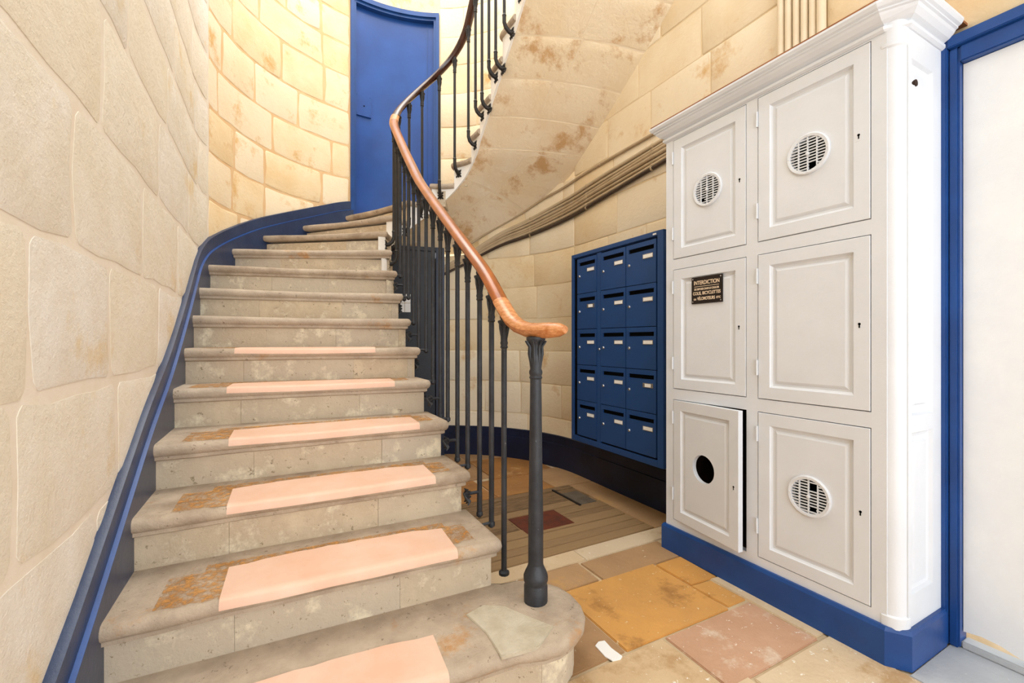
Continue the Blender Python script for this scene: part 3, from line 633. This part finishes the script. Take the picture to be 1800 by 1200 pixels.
def vent(cy_, cz, broken, par, org):
    """round grille: rim, slats and bars in one pressed piece (built in the door's plane x=0)"""
    b = MB(); R_ = .076; n = 32; P = []
    for rr, x in ((R_, 0), (R_, -.005), (R_-.004, -.008), (R_-.013, -.007), (R_-.015, -.002), (R_-.015, 0)): P.append([(x, cy_+rr*math.cos(2*PI*i/n), cz+rr*math.sin(2*PI*i/n)) for i in range(n)])
    b.grid(P, close_v=True); ri = R_-.014
    for i in range(-5, 6):
        z = i*.0108; hw = math.sqrt(max(0, ri*ri-z*z))
        segs = [(-hw, hw)]
        for (bi, s0, s1) in broken:
            if bi == i: segs = [(-hw, s0), (s1, hw)]
        for s0, s1 in segs:
            if s1-s0 > .004: b.box(-.006, -.001, cy_+s0, cy_+s1, cz+z-.0019, cz+z+.0019)
    for yy in (-.032, 0, .032):
        hw = math.sqrt(ri*ri-yy*yy); b.box(-.0055, -.0005, cy_+yy-.0022, cy_+yy+.0022, cz-hw, cz+hw)
    b.lathe([(.007, -.001), (.007, -.0075), (.003, -.009)], (0, cy_, cz), 10, axis='x')
    for a_ in (PI/2, -PI/2, 0, PI): b.lathe([(.003, -.007), (.003, -.009), (.001, -.0095)], (0, cy_+(R_-.008)*math.cos(a_), cz+(R_-.008)*math.sin(a_)), 6, axis='x')
    o = b.build('vent_grille', 'white_paint', par, smooth=30); o.location = org
    return o
def cab_door(ys, zs, vent_c=None, broken=(), hole_c=None, ajar=0., key=(0, 0), escut=False, lab=None):
    """panelled door; local frame: hinge edge at y=0 running to -w, front at x=0"""
    g = .003; w_ = ys[1]-ys[0]-2*g; h_ = zs[1]-zs[0]-2*g; st = .047; par = cabp(MB().box(0, .001, 0, .001, 0, .001).build('door', 'white_paint', None))
    bm_ = MB()
    def ring(i, d): return [(d, -i, i), (d, -w_+i, i), (d, -w_+i, h_-i), (d, -i, h_-i)]
    rows = [ring(0, .024), ring(0, .001), ring(.0015, 0), ring(st, 0), ring(st+.003, .005), ring(st+.009, .010), ring(st+.016, .011), ring(st+.024, .006), ring(st+.028, .0045)]
    bm_.grid(rows, close_v=True)
    i_ = st+.028; fx = .0045
    y0, y1, z0, z1 = -w_+i_, -i_, i_, h_-i_
    if hole_c or vent_c:
        cy_, cz, R_ = (hole_c or vent_c)[0]-(ys[1]-g), (hole_c or vent_c)[1]-(zs[0]+g), (.064 if hole_c else .062)
        n = 32; circ = [(fx, cy_+R_*math.cos(2*PI*i/n), cz+R_*math.sin(2*PI*i/n)) for i in range(n)]
        sq = []
        for i in range(n):
            c_, s_ = math.cos(2*PI*i/n), math.sin(2*PI*i/n)
            tx = ((y1-cy_)/c_ if c_ > 1e-6 else ((y0-cy_)/c_ if c_ < -1e-6 else 1e9)); tz = ((z1-cz)/s_ if s_ > 1e-6 else ((z0-cz)/s_ if s_ < -1e-6 else 1e9)); t_ = min(tx, tz)
            sq.append((fx, cy_+c_*t_, cz+s_*t_))
        bm_.grid([sq, circ, [(fx+.02, p[1], p[2]) for p in circ]], close_v=True)
        cor = [(fx, y1, z1), (fx, y0, z1), (fx, y0, z0), (fx, y1, z0)]
        for q in cor:   # fill the four corner triangles left by the radial cut
            ang = math.atan2(q[2]-cz, q[1]-cy_) % (2*PI); i = int(ang/(2*PI/n)) % n; bm_.add([sq[i], q, sq[(i+1) % n]], [(0, 1, 2)])
    else:
        o_ = len(bm_.v); bm_.v += [(fx, y1, z0), (fx, y0, z0), (fx, y0, z1), (fx, y1, z1)]; bm_.f.append((o_, o_+1, o_+2, o_+3))
    o_ = len(bm_.v)
    if not (hole_c or vent_c): bm_.v += ring(0, .024); bm_.f.append((o_, o_+1, o_+2, o_+3))
    tmp = bm_.build('door', 'white_paint'); par.data = tmp.data; bpy.data.objects.remove(tmp)
    par.location = Vector((CT-.002, ys[1]-g, zs[0]+g))-cab.location
    par.rotation_euler = (0, 0, math.radians(-ajar))
    if vent_c:
        v_ = vent(0, 0, broken, par, (fx, cy_, cz))
        MB().lathe([(.061, .02), (.061, .0215)], (fx, cy_, cz), 24, axis='x').build('vent_dark_backing', 'black', par)  # black disc stands in for the dark interior behind the slats
    for hz in (h_*.16, h_*.80):
        MB().tube([(-.003, .0035, hz), (-.003, .0035, hz+.062)], .0045, 8).build('hinge', 'white_paint', par, smooth=40)
    ky, kz = key[0]-(ys[1]-g), key[1]-(zs[0]+g)
    kb = MB().tube([(.0005, ky, kz+.004), (-.0008, ky, kz+.004)], .0042, 10); kb.box(-.0008, .0005, ky-.0018, ky+.0018, kz-.009, kz+.004)
    if escut: MB().box(-.0006, .001, ky-.011, ky+.011, kz-.017, kz+.017).build('escutcheon', 'white_paint', par)
    ko = kb.build('keyhole', 'black', par); ko.location = (-.0003, 0, 0)
    if lab: par['label'] = lab
    return par
cab_door(SA, ZRO[2], vent_c=(1.362, 1.735), broken=[(-4, .012, .03)], key=(1.200, 1.725))
cab_door(SB, ZRO[2], vent_c=(.928, 1.735), broken=[(-4, -.03, -.004), (-5, -.03, -.004)], key=(.765, 1.733), escut=True)
cab_door(SA, ZRO[1], key=(1.203, 1.10)); cab_door(SB, ZRO[1], key=(.763, 1.095))
cab_door(SA, ZRO[0], hole_c=(1.368, .455), ajar=6.5, key=(1.197, .425), escut=True, lab='cupboard door standing ajar with a round hole')
cab_door(SB, ZRO[0], vent_c=(.925, .467), broken=[(3, -.03, -.003), (4, -.03, -.003), (-4, -.028, -.004)], key=(.76, .463))
# notice plate on the middle left door
np_ = empty('notice_plate', (CT-.0005, 1.363, 1.278)); tag(np_, 'small black engraved INTERDICTION plate screwed to the cabinet door', 'sign')
MB().box(-.003, .0026, -.082, .082, -.062, .062).build('plate', 'sign_black', np_, bevel=.0008)
for sy_ in (-1, 1):
    for sz in (-1, 1): MB().lathe([(.0032, -.003), (.0032, -.0042), (.0015, -.0048)], (0, sy_*.074, sz*.053), 8, axis='x').build('screw', 'steel', np_)
def text(body, size, z, par, m, width=None, y=0.):
    cu = bpy.data.curves.new('t', 'FONT'); cu.body = body; cu.size = size; cu.align_x = 'CENTER'; cu.extrude = .0002; cu.offset = .0004
    t = bpy.data.objects.new('t', cu); C.objects.link(t); bpy.context.view_layer.update()
    me = bpy.data.meshes.new_from_object(t.evaluated_get(bpy.context.evaluated_depsgraph_get())); bpy.data.objects.remove(t)
    xs = [v.co.x for v in me.vertices]; sc = width/(max(xs)-min(xs)) if width else 1.
    for v in me.vertices: x, yy, zz = v.co; v.co = (-.0034-zz, -x*sc+y, yy+z)
    me.materials.clear(); me.materials.append(M[m]); o = bpy.data.objects.new('lettering', me); C.objects.link(o); o.parent = par; return o
text('INTERDICTION', .026, .026, np_, 'sign_letter', .135)
MB().box(-.0036, -.0028, -.066, .066, .0165, .0185).build('underline', 'sign_letter', np_)
text('DE DEPOSER DANS LE COULOIR', .0125, .001, np_, 'sign_letter', .132)
text('COLIS, BICYCLETTES', .0205, -.021, np_, 'sign_letter', .146)
text('OU', .011, -.045, np_, 'sign_letter', .014, .062); text('VÉLOMOTEURS', .0205, -.046, np_, 'sign_letter', .094, .002); text('ETC', .013, -.044, np_, 'sign_letter', .022, -.063)

# ------------------------------------------------------------------ letterboxes
LT = 1.85
lb = empty('letterbox_bank', (LT, 2.145, .347)); tag(lb, 'blue metal bank of fifteen letterboxes fixed to the stone wall', 'letterboxes')
def lbp(b, nm, m, par=None, bevel=0., smooth=None):
    o = b.build(nm, m, None, bevel=bevel, smooth=smooth); o.parent = par or lb
    if par is None:
        for v in o.data.vertices: v.co -= lb.location
    return o
Y0, Y1, Z0, Z1 = 1.722, 2.571, .347, 1.65
b = MB().box(LT+.012, 2.085, Y0+.004, Y1-.004, Z0+.004, Z1-.004); lbp(b, 'casing', 'letterbox_blue')
b = MB().box(LT-.004, LT+.02, Y0, Y0+.045, Z0, Z1).box(LT-.004, LT+.02, Y1-.024, Y1, Z0, Z1).box(LT-.004, LT+.02, Y0+.045, Y1-.024, Z1-.026, Z1).box(LT-.004, LT+.02, Y0+.045, Y1-.024, Z0, Z0+.036)
lbp(b, 'frame', 'letterbox_blue', bevel=.002)
cols = [(2.505, 2.295), (2.252, 2.022), (2.016, 1.779)]; rows_ = [.392+.2442*i for i in range(6)]
lbp(MB().box(LT, LT+.014, 2.254, 2.293, Z0+.03, Z1-.03), 'post', 'letterbox_blue', bevel=.0015)
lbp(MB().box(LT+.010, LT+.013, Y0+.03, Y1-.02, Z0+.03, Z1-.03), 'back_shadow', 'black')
lkm = MB().lathe([(.0085, 0), (.0085, -.006), (.0065, -.009), (.002, -.0095)], (LT, 2.262, 1.02-.03), 12, axis='x'); lbp(lkm, 'lock', 'steel', smooth=40)
lbp(MB().box(LT-.0055, LT-.004, 1.775, 1.80, Z1-.019, Z1-.010), 'maker_badge', 'card')
for ci, (ya, yb) in enumerate(cols):
    for ri in range(5):
        z0 = rows_[ri]+.002; z1 = rows_[ri+1]-.002; W = ya-yb; ym = (ya+yb)/2
        sl0, sl1 = ya-.022, yb+.016; sz0, sz1 = z1-.052, z1-.028
        b = MB().box(0, .012, yb-ym, ya-ym, 0, sz0-z0).box(0, .012, yb-ym, ya-ym, sz1-z0, z1-z0).box(0, .012, sl0-ym, ya-ym, sz0-z0, sz1-z0).box(0, .012, yb-ym, sl1-ym, sz0-z0, sz1-z0)
        dr = b.build('letterbox_door', 'letterbox_blue', lb); dr.location = (-.002, ym-2.145, z0-.347)
        MB().box(.009, .0115, sl1-ym, sl0-ym, sz0-z0, sz1-z0).build('slot', 'black', dr)
        MB().box(-.0025, 0, sl1-ym-.002, sl0-ym+.002, sz1-z0, sz1-z0+.003).build('slot_lip', 'letterbox_blue', dr)
        MB().lathe([(.0095, 0), (.0095, -.005), (.007, -.008), (.002, -.0085)], (0, ya-.03-ym, .118), 12, axis='x').build('lock', 'steel', dr, smooth=40)
        cw = .035 if (ci, ri) in ((0, 3), (2, 1)) else .0
        MB().box(-.003, 0, yb+.02-ym, yb+.098-ym, .140, .166).build('card_holder', 'steel', dr)
        MB().box(-.0038, -.003, yb+.024-ym+cw*.35, yb+.094-ym-cw*.35, .1435, .1625).build('name_card', 'card', dr)

# ------------------------------------------------------------------ blue-framed white door on the right
d2 = empty('door_2', (2.07, .30, 0)); tag(d2, 'white door in a blue painted frame beside the cabinet', 'door', kind='structure')
def d2p(b, nm, m, **k):
    o = b.build(nm, m, None, **k); o.parent = d2
    for v in o.data.vertices: v.co -= d2.location
    return o
d2p(MB().box(2.02, 2.10, .634, .686, .0, 2.075), 'frame_post', 'blue_paint', bevel=.003); d2p(MB().box(2.035, 2.10, .606, .636, 0, 2.04), 'frame_post', 'blue_paint', bevel=.006)
d2p(MB().box(2.02, 2.10, -.45, .634, 2.04, 2.078), 'frame_head', 'blue_paint', bevel=.003); d2p(MB().box(2.035, 2.10, -.45, .606, 1.985, 2.04), 'frame_head', 'blue_paint', bevel=.004)
rr = random.Random(3); poly = []; nb = 24
bot = [(.604-1.05*i/nb, .028+.022*rr.random()+(.02 if i < 3 else 0)) for i in range(nb+1)]
vs = [(2.062, y_, z_) for y_, z_ in bot]+[(2.062, bot[-1][0], 1.983), (2.062, .604, 1.983)]; n = len(vs)
b = MB().add(vs+[(2.085, y_, z_) for _, y_, z_ in vs], [tuple(range(n)), tuple(range(2*n-1, n-1, -1))]+[(i, (i+1) % n, n+(i+1) % n, n+i) for i in range(n)])
d2p(b, 'leaf', 'white_wall')
d2p(MB().box(2.05, 2.10, -.45, .606, 0, .024), 'sill', 'cement_grey', bevel=.004)

# ------------------------------------------------------------------ conduits along the right wall
ZT = [(lang(75), 1.60), (lang(69), 1.69), (lang(51), 1.885), (lang(42), 2.02), (lang(15), 2.17), (ls(2.6), 2.225), (ls(1.9), 2.275), (ls(1.6), 2.29), (ls(1.25), 2.31)]
ZB = [(lang(75), 1.53), (lang(69), 1.62), (lang(51), 1.80), (lang(42), 1.905), (lang(15), 2.01), (ls(2.6), 2.065), (ls(1.9), 2.13), (ls(1.68), 2.15), (ls(1.25), 2.17)]
NPIPE = 7
plab = ['topmost grey-beige conduit of the bundle under the stair soffit', 'second beige conduit from the top of the wall bundle', 'third beige conduit from the top of the wall bundle', 'middle beige conduit of the wall bundle', 'third beige conduit from the bottom of the wall bundle', 'lowest beige conduit just above the dark pipe', 'dark brown pipe along the bottom of the wall bundle']
pa, pb_ = lang(70), ls(1.262)
def run_pipe(zf, r_, m, nm, label, off, grp, p0=pa):
    t = empty(nm, LOW(pb_, off)[0]+Vector((0, 0, zf(pb_)))); tag(t, label, 'pipe', grp)
    pts = []
    for i in range(61):
        p = p0+(pb_-p0)*i/60; a, _ = LOW(p, off); pts.append(Vector((a.x, a.y, zf(p)))-t.location)
    MB().tube(pts, r_, 8).build('pipe', m, t, smooth=50)
    for i in range(6, 60, 13):
        d = (pts[i+1]-pts[i]).normalized(); MB().tube([pts[i]-d*.006, pts[i]+d*.006], r_+.0025, 8).build('clip', 'pipe_taupe', t)
for i in range(NPIPE):
    f_ = i/(NPIPE-1); ph = i*1.7
    zf = lambda p, f_=f_, ph=ph: smooth_tab(ZT, p, .15)*(1-f_)+smooth_tab(ZB, p, .15)*f_+.004*math.sin(p*3+ph)
    run_pipe(zf, (.012, .009, .011, .013, .009, .011, .0125)[i], 'pipe_dark' if i == NPIPE-1 else 'pipe_taupe', 'conduit_pipe', plab[i], .018 if i < NPIPE-1 else .022, 'conduits on the right wall')
ZX = [(lang(60), 1.86), (lang(45), 2.05), (lang(20), 2.26), (lang(0), 2.325), (ls(2.3), 2.335), (ls(1.95), 2.34), (ls(1.6), 2.33)]
run_pipe(lambda p: smooth_tab(ZX, p, .1), .010, 'pipe_taupe', 'conduit_pipe', 'single beige conduit running apart above the pipe bundle', .014, 'conduits on the right wall', lang(55))
vl = ['leftmost', 'second', 'third', 'fourth', 'fifth', 'rightmost']
for i in range(6):
    y_ = 1.222-i*.0345; t = empty('riser_pipe', (2.065, y_, 2.128)); tag(t, f'{vl[i]} of six peeling cream vertical pipes above the cabinet' if i in (0, 5) else f'{vl[i]} from the left of six peeling cream vertical pipes above the cabinet', 'pipe', 'vertical pipes above the cabinet')
    r_ = (.016, .0155, .015, .0155, .015, .018)[i]
    MB().tube([(0, 0, 0), (0, 0, 1.2)], r_, 12).build('pipe', 'pipe_cream', t, smooth=50)
    MB().tube([(0, 0, .14), (0, 0, .152)], r_+.003, 12).build('clip', 'pipe_cream', t, smooth=50)
